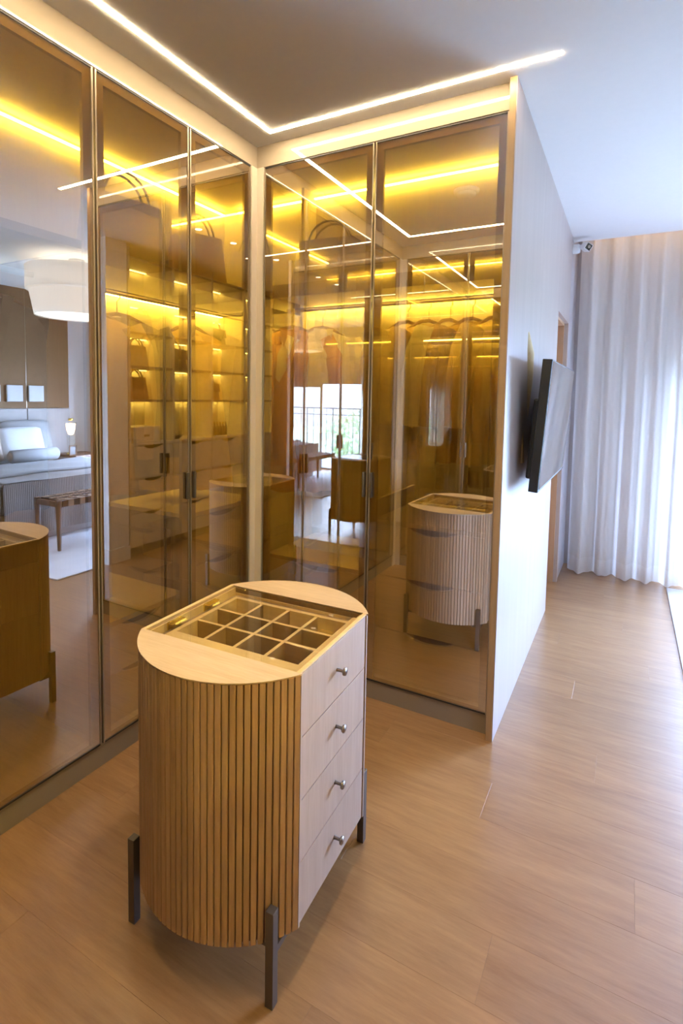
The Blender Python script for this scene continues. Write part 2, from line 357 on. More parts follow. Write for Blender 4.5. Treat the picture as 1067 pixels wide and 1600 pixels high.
# back wardrobe
bw = thing('glass_wardrobe', 'amber glass two-door wardrobe beside the clad end wall', 'wardrobe')
bx('fascia', M['fascia'], bw, 0.0, WX-0.03, 0.0, 0.02, ZT+0.001, H)
bx('plinth', M['plinth'], bw, 0.0, WX-0.03, 0.008, 0.03, 0, ZB)
bx('base_panel', M['carcass'], bw, 0.02, WX-0.03, 0.03, BY, ZB-0.02, ZB)
bx('top_panel', M['carcass'], bw, -0.02, WX-0.03, 0.02, BY, ICZ, ICZ+0.02)
bx('back_panel', M['carcass'], bw, LX, WX-0.03, BY, BY+0.02, ZB, ICZ)
bx('side_panel', M['carcass'], bw, WX-0.05, WX-0.03, 0.03, BY, ZB, ICZ)
bx('partition', M['carcass'], bw, -0.03, -0.012, 0.46, BY, ZB, ICZ)
bx('partition', M['carcass'], bw, 0.655, 0.673, 0.05, BY, ZB, 0.95)
bx('shelf', M['shelfdark'], bw, -0.012, WX-0.05, 0.06, BY, 1.985, 2.015)
led(bw, 0.0, WX-0.06, BY-0.03, BY-0.012, 1.985)
led(bw, 0.0, WX-0.06, 0.075, 0.082, 1.985, 'shelfled')  # extra front strip, added to light the fronts of the clothes
bx('strip_hiding_lip', M['shelfdark'], bw, -0.012, WX-0.05, 0.055, 0.065, 1.95, 2.015)  # lip added to keep the extra front strip out of sight
led(bw, -0.6, WX-0.06, BY-0.03, BY-0.012, 2.64, 'topled')
M['rod'] = solid('bronze_rod', (0.3, 0.24, 0.18), 0.3, 1.0)
MB().tube([(-0.01,0.3,1.925),(WX-0.05,0.3,1.925)],0.012,10).build('hanging_rod', M['rod'], bw)
door(bw, 'y', 0.044, 0.664, 0.0, 1, 0.645)
door(bw, 'y', 0.664, WX-0.030, 0.0, 1, 0.683)
cp = MB().box(-0.03,0.044,-0.004,0.02,0,H-0.106).box(-0.02,0.004,-0.046,-0.004,0,H-0.106)
cp.build('corner_post', M['post'], bw)
def drawer_stack(parent, x0, x1, y0, y1, zs, face, top=True):
    """drawers with scooped handles; face: 'y-' or 'x+' or 'y+' or 'x-' """
    ax = face[0]
    for z0, z1 in zip(zs[:-1], zs[1:]):
        lo, hi = ((x0, x1) if ax == 'y' else (y0, y1)); L = hi-lo-0.006; c = (lo+hi)/2
        h = z1-z0-0.006
        pts = [(-L/2,0),(L/2,0),(L/2,h)]
        for k in range(9):
            t = k/8; u = L*0.22*(1-2*t); pts.append((u, h-0.028*math.sin(PI*t)**0.7))
        pts.append((-L/2,h))
        mb = MB().prism(pts, -0.009, 0.009)
        d = mb.build('drawer', M['drawer'], parent)
        if ax == 'y':
            yy = y0+0.009 if face == 'y-' else y1-0.009
            d.matrix_local = Matrix(((1,0,0,c),(0,0,-1,yy),(0,1,0,z0+0.003),(0,0,0,1)))
        else:
            xx = x1-0.009 if face == 'x+' else x0+0.009
            d.matrix_local = Matrix(((0,0,1,xx),(1,0,0,c),(0,1,0,z0+0.003),(0,0,0,1)))
        inner = MB().box(-L/2+0.01,L/2-0.01,0.01,h*0.72,-0.30 if face in ('y-','x+') else 0.012,-0.012 if face in ('y-','x+') else 0.30)
        if ax == 'y' and face == 'y-': pass
        inner.build('drawer_box', M['shelfdark'], d)
    if top: bx('counter', M['carcass'], parent, x0, x1, y0, y1, zs[-1], zs[-1]+0.02)
drawer_stack(bw, 0.675, WX-0.052, 0.07, BY-0.02, [ZB, 0.33, 0.59, 0.84], 'y-')
drawer_stack(bw, 0.03, 0.653, 0.07, BY-0.02, [ZB, 0.33, 0.57], 'y-')

# left wardrobe
lw = thing('mirror_wardrobe', 'long wardrobe of bronze mirror glass doors reflecting the bed', 'wardrobe')
bx('fascia', M['fascia'], lw, -0.02, 0.0, YT, 0.0, ZT+0.001, H)
bx('plinth', M['plinth'], lw, -0.03, -0.008, YT, -0.0, 0, ZB)
bx('base_panel', M['carcass'], lw, LX, -0.03, YT-0.6, BY, ZB-0.02, ZB)
bx('top_panel', M['carcass'], lw, LX, -0.02, YT-0.6, BY, ICZ, ICZ+0.02)
bx('back_panel', M['carcass'], lw, LX-0.02, LX, YT-0.6, BY, ZB, ICZ)
bx('partition', M['carcass'], lw, LX, -0.03, -0.945, -0.927, ZB, 1.96)
bx('shelf', M['shelfdark'], lw, LX, -0.06, -0.927, BY-0.02, 1.965, 1.995)
bx('shelf', M['shelfdark'], lw, LX, -0.06, YT+0.02, -0.945, 1.965, 1.995)
led(lw, LX+0.012, LX+0.03, -0.92, BY-0.05, 1.965)
led(lw, -0.082, -0.075, -0.92, BY-0.05, 1.965, 'shelfled')  # second strip added at the front to brighten the hanging clothes
bx('strip_hiding_lip', M['shelfdark'], lw, -0.065, -0.055, -0.927, BY-0.02, 1.93, 1.995)  # added lip, hides the second strip from the camera
led(lw, LX+0.012, LX+0.03, YT, BY-0.03, 2.64, 'topled')
MB().tube([(-0.36,-0.925,1.90),(-0.36,BY-0.03,1.90)],0.012,10).build('hanging_rod', M['rod'], lw)
MB().tube([(-0.36,YT+0.02,1.90),(-0.36,-0.947,1.90)],0.012,10).build('hanging_rod', M['rod'], lw)
dl = [-0.046, -0.4704, -0.9319, -1.395, YT+0.046]
for k in range(4):
    door(lw, 'x', dl[k+1], dl[k], 0.0, -1, dl[1]+0.02 if k == 0 else dl[1]-0.02 if k == 1 else dl[3]+0.02 if k == 2 else dl[3]-0.02)
drawer_stack(lw, -0.62, -0.07, -0.42, 0.12, [ZB, 0.36, 0.62, 0.86], 'x+')
drawer_stack(lw, -0.62, -0.07, -0.92, -0.44, [ZB, 0.30, 0.50], 'x+')

# wardrobe facing the back one (seen mirrored)
TX = 1.12
tw = thing('facing_wardrobe', 'lit glass wardrobe of hanging clothes, seen mirrored behind the dresser', 'wardrobe')
bx('fascia', M['fascia'], tw, 0.0, TX-0.03, YT-0.02, YT, ZT+0.001, H)
bx('plinth', M['plinth'], tw, 0.0, TX-0.03, YT-0.03, YT-0.008, 0, ZB)
bx('base_panel', M['carcass'], tw, -0.03, TX-0.03, YT-0.6, YT-0.03, ZB-0.02, ZB)
bx('top_panel', M['carcass'], tw, -0.02, TX-0.03, YT-0.6, YT-0.02, ICZ, ICZ+0.02)
bx('back_panel', M['carcass'], tw, LX, TX-0.03, YT-0.62, YT-0.6, ZB, ICZ)
bx('side_panel', M['panelwood'], tw, TX-0.03, TX, YT-0.62, YT+0.03, 0, H)
bx('shelf', M['shelfdark'], tw, -0.012, TX-0.05, YT-0.6, YT-0.06, 1.985, 2.015)
led(tw, 0.0, TX-0.06, YT-0.588, YT-0.57, 1.985)
led(tw, 0.0, TX-0.06, YT-0.082, YT-0.075, 1.985, 'shelfled')  # added front strip, brightens the clothes like in the other wardrobes
bx('strip_hiding_lip', M['shelfdark'], tw, -0.012, TX-0.05, YT-0.065, YT-0.055, 1.95, 2.015)  # added lip in front of the extra strip, to hide it
led(tw, -0.6, TX-0.06, YT-0.588, YT-0.57, 2.64, 'topled')
MB().tube([(-0.01,YT-0.3,1.925),(TX-0.05,YT-0.3,1.925)],0.012,10).build('hanging_rod', M['rod'], tw)
door(tw, 'y', 0.044, 0.566, YT, -1, 0.547)
door(tw, 'y', 0.566, TX-0.030, YT, -1, 0.585)
MB().box(-0.03,0.044,YT-0.02,YT+0.004,0,H-0.106).box(-0.02,0.004,YT+0.004,YT+0.046,0,H-0.106).build('corner_post', M['post'], tw)
drawer_stack(tw, 0.03, 0.56, YT-0.58, YT-0.07, [ZB, 0.33, 0.57], 'y+')

# open shelf unit along the corridor (seen in the mirrors)
ou = thing('bag_shelf_unit', 'tall open shelving lit in amber with bags, seen in the mirror glass', 'shelving')
SX0, SX1 = XW, XW+0.40
OY = [-0.90, -1.40, -1.92, -2.44, -2.96]
SZ = [1.0, 1.385, 1.68, 1.97, 2.26, 2.60]
bx('back_panel', M['carcass'], ou, SX1-0.015, SX1, OY[-1], OY[0], 0.08, H-0.02)
bx('plinth', M['plinth'], ou, SX0+0.03, SX0+0.05, OY[-1], OY[0], 0, 0.08)
for y in OY: bx('partition', M['carcass'], ou, SX0, SX1-0.015, y-0.01, y+0.01, 0.08, H-0.02)
for i in range(4):
    y1, y0 = OY[i]-0.01, OY[i+1]+0.01
    for z in SZ:
        bx('shelf', M['shelfdark'] if z != 1.0 else M['drawer'], ou, SX0+0.005, SX1-0.015, y0, y1, z-0.02, z)
        if z > 1.0: led(ou, SX1-0.06, SX1-0.04, y0+0.01, y1-0.01, z-0.02, 'shelfled')
    drawer_stack(ou, SX0+0.004, SX1-0.02, y0, y1, [0.08, 0.38, 0.68, 0.975], 'x-', top=False)

# ------------------------------------------------------------------ dresser
DG = (0.8103, -1.0139, 0.0); DYAW = 0.0403
w_, l_, s_ = 0.2576, 0.1957, 0.143; DZB, DZT = 0.1456, 0.791
RR = (w_*w_+s_*s_)/(2*s_); A0 = math.asin(w_/RR); CV = l_-(RR-s_)
dz = thing('jewelry_dresser', 'oval fluted oak dresser with glass topped jewelry tray', 'dresser', DG, DYAW)
def arc(sg, R, n, a0=None, a1=None):
    a0 = -A0 if a0 is None else a0; a1 = A0 if a1 is None else a1
    return [(R*math.sin(a0+(a1-a0)*k/n)*sg, -sg*(-1)*0 + (sg*(CV+R*math.cos(a0+(a1-a0)*k/n)))) for k in range(n+1)]
TZ = 0.705     # tray floor level
# body core
core = MB()
ri = RR-0.008; ai = A0
ring = arc(-1, ri, 24)[::-1]
core_poly = []
for sg in (-1, 1):
    pts = [(ri*math.sin(-A0+2*A0*k/24), sg*(CV+ri*math.cos(-A0+2*A0*k/24))) for k in range(25)]
    core_poly += pts if sg == -1 else pts[::-1]
core.prism(core_poly, DZB+0.004, TZ-0.006, smooth=False)
body = core.build('body', M['groove'], dz)
nsl = 36
for sg in (-1, 1):
    end = MB().prism([(ri*math.sin(-A0+2*A0*k/24), sg*(CV+ri*math.cos(-A0+2*A0*k/24))) for k in range(25)], TZ-0.006, DZT-0.0055).build('curved_end', M['groove'], dz)
    for k in range(nsl):
        a0 = -A0+2*A0*k/nsl; a1 = -A0+2*A0*(k+1)/nsl; g = 0.0026/RR
        a0 += g/2; a1 -= g/2
        R0, R1 = RR-0.0082, RR
        am = (a0+a1)/2; ch = 0.0014/RR
        P = [(R0*math.sin(a0), R0*math.cos(a0)), (R0*math.sin(a1), R0*math.cos(a1)), ((R1-0.0018)*math.sin(a1), (R1-0.0018)*math.cos(a1)), (R1*math.sin(a1-ch), R1*math.cos(a1-ch)), (R1*math.sin(a0+ch), R1*math.cos(a0+ch)), ((R1-0.0018)*math.sin(a0), (R1-0.0018)*math.cos(a0))]
        cx, cy_ = RR*math.sin(am), sg*(CV+RR*math.cos(am))
        P = [(p[0]-cx, sg*(CV+p[1])-cy_) for p in P]
        MB().prism(P, DZB, DZT-0.0052).build('slat', M['oak'], end, (cx, cy_, 0))
    # D-shaped top
    cap = [(RR*math.sin(-A0+2*A0*k/40), sg*(CV+RR*math.cos(-A0+2*A0*k/40))) for k in range(41)]
    MB().prism(cap, DZT-0.005, DZT, smooth=False).build('top_cap', M['oaktop'], dz, bevel=0.0015, seg=1)
    for su in (-1, 1):
        bx('edge_strip', M['oakfront'], dz, *sorted((su*(w_-0.022), su*w_)), *sorted((sg*(l_-0.007), sg*l_)), DZB, DZT-0.0052)
# drawers on the front (+u)
dh = (0.786-DZB)/4
for k in range(4):
    z0 = DZB+k*dh
    d = bx('drawer', M['oakfront'], dz, w_-0.024, w_-0.003, -l_+0.009, l_-0.009, z0+0.0012, z0+dh-0.0012, 0.0012)
    T = tr(w_-0.003, 0.0, z0+dh/2+0.002) @ Matrix.Rotation(PI/2, 4, 'Y')
    MB().lathe([(0.0005,0.0),(0.0055,0.0),(0.0045,0.004),(0.0042,0.016),(0.0055,0.0185),(0.0105,0.0205),(0.0112,0.0235),(0.0105,0.0265),(0.0005,0.0272)],18,T=T).build('knob', M['knob'], d)
# back side (-u): flat face with seams
for z0, z1 in ((DZB, 0.46), (0.462, 0.69), (0.692, 0.786)):
    bx('back_panel', M['oak'], dz, -w_, -w_+0.018, -l_+0.008, l_-0.008, z0, z1, 0.001)
# top opening: rims, tray walls, tray
bx('rim', M['oaktray'], dz, w_-0.014, w_-0.0035, -l_, l_, 0.7865, DZT)
bx('rim', M['oaktray'], dz, -w_, -w_+0.012, -l_, l_, 0.7865, DZT)
wi = w_-0.024
MB().box(-wi-0.006,-wi,-l_,l_,TZ,0.785).box(wi,wi+0.006,-l_,l_,TZ,0.785).box(-wi,wi,-l_,-l_+0.006,TZ,0.77).box(-wi,wi,l_-0.006,l_,TZ,0.77).build('tray_wall', M['oaktray'], dz)
tray = bx('tray', M['groove'], dz, -wi, wi, -l_+0.006, l_-0.006, TZ-0.005, TZ, 0)
tray.data.materials.clear(); tray.data.materials.append(solid('tray_suede', (0.20, 0.12, 0.07), 0.95))
u0, u1, v0, v1 = -wi+0.004, wi-0.004, -l_+0.010, l_-0.010; zt = 0.775
M['traybrown'] = wood('ledge_and_shaded_oak', (0.26, 0.15, 0.075), (0.34, 0.21, 0.115), 'X', 24.0, 14.0, 0.6)  # brown of the ledges; on divider sides it paints the cell shade
def paint_lit_tops(o):  # tops in bright oak, sides in brown: shade put into the colour
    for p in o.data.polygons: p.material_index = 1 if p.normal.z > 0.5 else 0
ua, ub, va, vb = -0.187, 0.213, -0.137, 0.137
bx('tray_frame', M['oaktray'], tray, ua-0.014, ua, v0, vb+0.014, TZ, zt); bx('tray_frame', M['oaktray'], tray, ub, u1, v0, v1, TZ, zt)
bx('tray_frame', M['oaktray'], tray, ua, ub, v0, va, TZ, zt); bx('tray_frame', M['oaktray'], tray, ua, ub, vb, vb+0.014, TZ, zt)
bx('tray_ledge', M['traybrown'], tray, u0, ua-0.014, v0, v1, TZ, zt-0.012); bx('tray_ledge', M['traybrown'], tray, ua-0.014, ub, vb+0.014, v1, TZ, zt-0.012)
for k in range(1, 4):
    u = ua+(ub-ua)*k/4; paint_lit_tops(MB().box(u-0.005, u+0.005, va, vb, TZ, zt-0.001).build('divider', [M['traybrown'], M['oaktray']], tray))
for k in range(1, 3):
    v = va+(vb-va)*k/3
    paint_lit_tops(MB().box(ua, ub, v-0.005, v+0.005, TZ, zt-0.0015).build('divider', [M['traybrown'], M['oaktray']], tray))
lid = bx('glass_lid', M['clear'], dz, -w_+0.012, w_-0.014, -l_+0.001, l_-0.001, 0.7875, 0.7905)
for v in (-0.10, 0.055):
    MB().box(-wi+0.0005,-wi+0.004,v-0.026,v+0.026,0.762,0.786).box(-wi+0.004,-wi+0.022,v-0.026,v+0.026,0.783,0.786).tube([(-wi+0.004,v-0.026,0.784),(-wi+0.004,v+0.026,0.784)],0.003,8).build('hinge', M['gold'], lid)
for su in (-1, 1):
    for sv in (-1, 1):
        u, v = su*0.2241, sv*0.2614
        lg = bx('leg', M['bronze'], dz, u-0.011, u+0.011, v-0.011, v+0.011, 0.0, 0.2412, 0.0012)
        bx('bracket', M['bronze'], lg, u-0.009-(0.03 if su > 0 else 0), u+0.009+(0.03 if su < 0 else 0), *sorted((sv*0.20, sv*0.252)), 0.127, 0.1446)

# ------------------------------------------------------------------ television
TVC = Vector((1.397, 0.72, 1.33))
tv = thing('television', 'black flat television on a wall bracket, tilted down', 'television', TVC, 0)
tv.rotation_euler = (0, math.radians(3.8), 0)
MB().box(-0.030,0.012,-0.50,0.50,-0.295,0.295).build('housing', M['tvblack'], tv, bevel=0.004)
MB().box(-0.06,-0.030,-0.42,0.40,-0.25,0.12).build('rear_bulge', M['tvblack'], tv, bevel=0.008)
bx('screen', M['screen'], tv, 0.0121, 0.0135, -0.492, 0.492, -0.282, 0.288)
MB().box(-0.098,-0.06,-0.12,0.12,-0.10,0.08).build('wall_bracket', M['tvblack'], tv)

# ------------------------------------------------------------------ security camera
sc_ = thing('security_camera', 'small white security camera with black lens near the ceiling', 'camera', (WX, 2.30, 2.62))
MB().lathe([(0.0005,0.05),(0.03,0.05),(0.036,0.04),(0.036,0.0)],20,T=Matrix.Rotation(PI/2,4,'Y')@tr(0,0,0)@Matrix.Scale(1,4)).build('mount', M['white'], sc_)
MB().tube([(0.04,0,0.01),(0.07,-0.01,0.02),(0.085,-0.02,0.015)],0.012,10).build('arm', M['white'], sc_)
T = tr(0.098,-0.035,0.0) @ Matrix.Rotation(math.radians(35),4,'Z') @ Matrix.Rotation(math.radians(14),4,'X') @ Matrix.Rotation(math.radians(28),4,'Y')
h = MB().box(-0.028,0.028,-0.03,0.04,-0.028,0.028,T=T).build('head', M['white'], sc_, bevel=0.006)
MB().box(-0.022,0.022,-0.032,-0.030,-0.022,0.022,T=T).build('face_plate', M['lens'], h)
MB().tube([(0,-0.038,0),(0,-0.032,0)],0.011,14,T=T).build('lens', M['knob'], h)

# ------------------------------------------------------------------ curtains
def curtain(name, x0, x1, y, z0, z1, amp, nf, mat, hem, seed, label):
    r = random.Random(seed); n = int((x1-x0)/0.012)
    ph = [r.uniform(0, 6.28) for _ in range(4)]
    def cy_at(x, t):
        u = (x-x0)/(x1-x0)
        a = amp*(0.45+0.55*t)
        return y + a*math.sin(2*PI*nf*u+ph[0]+0.8*math.sin(5*u+ph[1])) + 0.35*a*math.sin(2*PI*nf*2.3*u+ph[2]+0.3*t) + 0.25*a*math.sin(2*PI*nf*0.4*u+ph[3])
    o = thing(name, label, 'curtain', (0,0,0))
    def sheet(za, zb, k):
        rows = [[(x0+(x1-x0)*i/n, cy_at(x0+(x1-x0)*i/n, 1-(z-z0)/(z1-z0)), z) for i in range(n+1)] for z in [za+(zb-za)*j/k for j in range(k+1)]]
        return MB().loft(rows, cap=False, closed=False)
    sheet(z0+0.13, z1, 10).build('cloth', mat, o)
    sheet(z0, z0+0.13, 2).build('hem', hem, o)
    return o
curtain('sheer_curtain', 1.325, 2.62, 2.57, 0.008, 2.86, 0.05, 8, M['sheer'], M['hem'], 3, 'pale sheer floor-length curtain beside the clad end wall')
curtain('linen_drape', 4.25, 4.90, 2.58, 0.008, 2.86, 0.05, 6, M['drape'], M['drape'], 5, 'beige drape beside the brown panels, seen in the mirror')

# ------------------------------------------------------------------ rug, bed, bench
M['rug'] = solid('white_rug', (0.66, 0.66, 0.68), 0.95, noise=0.12, nscale=6, bump=0.3)
rg = tag(bx('area_rug', M['rug'], None, 2.05, 4.85, 0.22, 2.50, 0.0005, 0.012, 0.004), 'pale blue-white rug under the bed and bench', 'rug')
M['quilt'] = solid('grey_quilt', (0.60, 0.56, 0.54), 0.9, noise=0.06, nscale=60)
def ribbed(name, c, scale):
    m, nt, b = newmat(name); N = nt.nodes.new
    tc = N('ShaderNodeTexCoord'); wv = N('ShaderNodeTexWave'); wv.bands_direction = 'Y'; wv.inputs['Scale'].default_value = scale; wv.inputs['Distortion'].default_value = 0.4
    nt.links.new(tc.outputs['Object'], wv.inputs['Vector'])
    cr = N('ShaderNodeValToRGB'); cr.color_ramp.elements[0].color = (*[v*0.5 for v in c], 1); cr.color_ramp.elements[1].color = (*c, 1)
    nt.links.new(wv.outputs['Fac'], cr.inputs[0]); nt.links.new(cr.outputs[0], b.inputs['Base Color'])
    bp = N('ShaderNodeBump'); bp.inputs['Strength'].default_value = 0.6; bp.inputs['Distance'].default_value = 0.006
    nt.links.new(wv.outputs['Fac'], bp.inputs['Height']); nt.links.new(bp.outputs['Normal'], b.inputs['Normal']); b.inputs['Roughness'].default_value = 0.9
    return m
M['rib'] = ribbed('ribbed_bedspread', (0.36, 0.32, 0.29), 18)
M['linen'] = solid('white_linen', (0.58, 0.57, 0.56), 0.9, noise=0.03)
M['greylinen'] = solid('grey_linen', (0.29, 0.28, 0.27), 0.9, noise=0.08, nscale=90)
M['taupe'] = solid('taupe_velvet', (0.36, 0.28, 0.22), 0.8, noise=0.1)
M['base'] = solid('bed_base_fabric', (0.45, 0.42, 0.40), 0.9)
bd = thing('bed', 'wide bed with ribbed grey bedspread seen in the mirror door', 'bed', (0,0,0))
B0, B1, BX0, BX1 = 0.45, 1.98, 3.17, 4.88
bx('bed_base', M['base'], bd, BX0+0.06, BX1, B0+0.05, B1-0.05, 0.013, 0.30, 0.01)
bx('mattress', M['linen'], bd, BX0+0.03, BX1, B0+0.03, B1-0.03, 0.30, 0.57, 0.03)
# bedspread: top and three hanging sides with soft waves
def spread(mat, xa, xb, ya, yb, ztop, zdrop, name, wob, foot=True):
    nu, nv = 44, 60; vs = []; fs = []
    def P(i, j):
        x = xa+(xb-xa)*i/nu; t = j/nv; S = (yb-ya)+2*(ztop-zdrop); s = t*S; dr_ = ztop-zdrop
        if s < dr_: yy, z = ya, zdrop+s
        elif s > S-dr_: yy, z = yb, zdrop+(S-s)
        else: yy, z = ya+(s-dr_), ztop
        hang = max(0, ztop-z)
        sg = -1 if s < dr_ else 1 if s > S-dr_ else 0
        yy += sg*(0.015+hang*0.10*(0.5+0.5*math.sin(x*17)))*wob
        z += 0.006*math.sin(x*9+yy*7)*(1 if sg == 0 else 0)
        return (x, yy, z)
    vs = [[P(i, j) for j in range(nv+1)] for i in range(nu+1)]
    mb = MB().loft(vs, cap=False, closed=False)
    if foot:
        rows = []
        for k in range(10):
            z = ztop-(ztop-zdrop)*k/9
            rows.append([(xa-0.012-(ztop-z)*0.05*(0.5+0.5*math.sin(yy*16)), ya+(yb-ya)*j/40, z) for j in range(41) for yy in [ya+(yb-ya)*j/40]])
        mb.loft(rows, cap=False, closed=False)
    return mb.build(name, mat, bd)
spread(M['rib'], BX0, 4.35, B0, B1, 0.60, 0.10, 'bedspread', 1.0)
# throw blanket with fringed edge across the middle
spread(M['greylinen'], 3.55, 4.25, B0-0.01, B1+0.01, 0.618, 0.30, 'throw_blanket', 1.0, False)
th_ = bd.children[-1]; sm_ = th_.modifiers.new('thickness', 'SOLIDIFY'); sm_.thickness = 0.03; sm_.offset = 0
def pillow(name, label, cx, cy, cz, L, h, t, mat, tilt, cat='pillow', group=None):
    rings = []
    for i in range(13):
        u = -1+2*i/12; k = max(0.03, (1-abs(u)**4))**0.5
        rings.append([(t/2*math.cos(a)*k*(abs(math.cos(a))**-0.35 if abs(math.cos(a)) > 0.05 else 1)*0.9, u*L/2, h/2*math.sin(a)*(0.86+0.14*k)) for a in [2*PI*q/20 for q in range(20)]])
    o = MB().loft(rings).build(name, mat, None, (cx, cy, cz), (0, tilt, 0)); return tag(o, label, cat, group)
pillow('pillow', 'white rectangular pillow propped against the headboard', 4.62, 1.47, 0.82, 0.52, 0.40, 0.16, M['linen'], math.radians(18))
pillow('pillow', 'taupe pillow at the centre of the bed', 4.60, 0.98, 0.82, 0.48, 0.42, 0.16, M['taupe'], math.radians(18))
pillow('pillow', 'grey square cushion leaning behind the white pillow', 4.76, 1.62, 0.86, 0.60, 0.46, 0.14, M['greylinen'], math.radians(12))
bo = thing('bolster_cushion', 'grey round bolster lying before the white pillow', 'cushion', (4.42,1.50,0.69))
MB().tube([(0,-0.28,0),(0,-0.265,0),(0,0.265,0),(0,0.28,0)],[0.06,0.075,0.075,0.06],20).build('cover', M['greylinen'], bo)
for s in (-1, 1): MB().tube([(0,s*0.28,0),(0,s*0.30,0)],[0.055,0.03],16).build('end_cap', M['taupe'], bo)
# bench
M['walnut'] = wood('walnut', (0.10, 0.05, 0.025), (0.20, 0.11, 0.06), 'Z', 20, 12, 0.45)
M['strap1'] = solid('brown_leather', (0.055, 0.026, 0.014), 0.5); M['strap2'] = solid('tan_leather', (0.33, 0.22, 0.14), 0.5)
bn = thing('woven_bench', 'walnut bench with woven leather strap seat at the bed foot', 'bench', (0,0,0))
E0, E1, F0, F1, ZS = 2.70, 3.05, 0.66, 1.78, 0.47
for x in (E0+0.02, E1-0.02):
    for y in (F0+0.02, F1-0.02):
        MB().loft([[(x+a*r, y+b*r, z) for a, b in ((-1,-1),(1,-1),(1,1),(-1,1))] for z, r in ((0.012,0.011),(ZS-0.06,0.02),(ZS,0.02))]).build('leg', M['walnut'], bn)
MB().box(E0+0.005,E0+0.035,F0+0.04,F1-0.04,ZS-0.06,ZS-0.012).box(E1-0.035,E1-0.005,F0+0.04,F1-0.04,ZS-0.06,ZS-0.012).box(E0+0.04,E1-0.04,F0+0.005,F0+0.035,ZS-0.06,ZS-0.012).box(E0+0.04,E1-0.04,F1-0.035,F1-0.005,ZS-0.06,ZS-0.012).build('seat_frame', M['walnut'], bn)
ns = 18
for k in range(ns):
    y = F0+0.04+(F1-F0-0.08)*(k+0.5)/ns; b = (F1-F0-0.08)/ns*0.46
    bx('strap', M['strap2'] if k % 2 else M['strap1'], bn, E0-0.002, E1+0.002, y-b, y+b, ZS-0.062, ZS-0.004+0.002*(k % 2))
for k in range(5):
    x = E0+0.04+(E1-E0-0.08)*(k+0.5)/5; b = 0.02
    for j in range(ns):
        if (j+k) % 2: continue
        y = F0+0.04+(F1-F0-0.08)*(j+0.5)/ns; c = (F1-F0-0.08)/ns*0.5
        bx('strap', M['strap1'] if j % 2 else M['strap2'], bn, x-b, x+b, y-c, y+c, ZS-0.001, ZS+0.004)
# nightstand and things on it
ns_ = thing('nightstand', 'small wooden nightstand beside the bed, seen in the mirror', 'nightstand', (0,0,0))
bx('top', M['walnut'], ns_, 4.42, 4.88, 2.03, 2.44, 0.60, 0.63, 0.003)
bx('body', M['linen'], ns_, 4.45, 4.88, 2.05, 2.42, 0.20, 0.60)
for x in (4.47, 4.86):
    for y in (2.07, 2.40): bx('leg', M['walnut'], ns_, x-0.012, x+0.012, y-0.012, y+0.012, 0.013, 0.20)
tl = thing('hurricane_lamp', 'glowing glass table lamp on the nightstand', 'lamp', (4.62,2.10,0.63))
M['lampglow'] = emit('lamp_glow', (1.0, 0.78, 0.52), 4.0)
MB().lathe([(0.0005,0.0),(0.055,0.0),(0.055,0.02),(0.02,0.03)],24).build('base', M['gold'], tl)
MB().lathe([(0.045,0.03),(0.05,0.15),(0.058,0.30),(0.075,0.42)],24).build('glass_shade', M['clear'], tl)
MB().lathe([(0.0005,0.25),(0.03,0.26),(0.05,0.32),(0.058,0.40),(0.0005,0.41)],20).build('bulb', M['lampglow'], tl)
MB().lathe([(0.0005,0.44),(0.03,0.44),(0.03,0.47),(0.0005,0.47)],16).build('cap', M['gold'], tl)
pf = thing('photo_frame', 'small dark photo frame leaning on the nightstand edge', 'frame', (4.50,2.045,0.63), math.radians(20))
MB().box(-0.008,0.008,-0.045,-0.033,0,0.13).box(-0.008,0.008,0.033,0.045,0,0.13).box(-0.008,0.008,-0.033,0.033,0.118,0.13).box(-0.008,0.008,-0.033,0.033,0,0.012).build('border', M['walnut'], pf)
bx('print', M['greylinen'], pf, -0.003, 0.003, -0.033, 0.033, 0.012, 0.118)
for k, y in enumerate((0.95, 1.21, 1.475, 1.74)):
    p = thing('wall_picture', ['white square picture on brown panel, farthest from the drape','white square picture on brown panel, third from the drape','white square picture on brown panel, second from the drape','white square picture on brown panel, closest to the drape'][k], 'picture', (XH-0.03, y+0.09, 1.41), 0, 'row of square pictures')
    bx('frame', M['linen'], p, -0.03, -0.002, -0.095, 0.095, -0.10, 0.10, 0.004)
    bx('canvas', M['linen'], p, -0.032, -0.030, -0.08, 0.08, -0.085, 0.085)
# pendant
M['shade'] = sheer('pleated_shade', (0.85, 0.83, 0.80), 0.02, 0.5)
M['diff'] = emit('pendant_diffuser', (1.0, 0.93, 0.84), 2.2)
pd = thing('pendant_lamp', 'large two-tier white drum ceiling lamp over the bed', 'ceiling lamp', (3.0, 1.09, 0))
def pleat(r0, r1, z0, z1, n=120):
    return MB().loft([[((r0+(r1-r0)*t+0.004*(k % 2))*math.cos(2*PI*k/n), (r0+(r1-r0)*t+0.004*(k % 2))*math.sin(2*PI*k/n), z0+(z1-z0)*t) for k in range(n)] for t in (0, 0.5, 1)], cap=False)
pleat(0.43, 0.43, 2.39, 2.60).build('upper_shade', M['shade'], pd)
pleat(0.36, 0.40, 2.16, 2.38).build('lower_shade', M['shade'], pd)
MB().lathe([(0.0005,2.17),(0.355,2.17)],48).build('diffuser', M['diff'], pd)
MB().lathe([(0.0005,2.56),(0.36,2.56),(0.36,2.57),(0.0005,2.57)],48).build('light_ring', M['diff'], pd)
MB().lathe([(0.0005,2.64),(0.07,2.64),(0.07,H),(0.0005,H)],24).tube([(0,0,2.57),(0,0,2.64)],0.01,8).build('canopy', M['white'], pd)

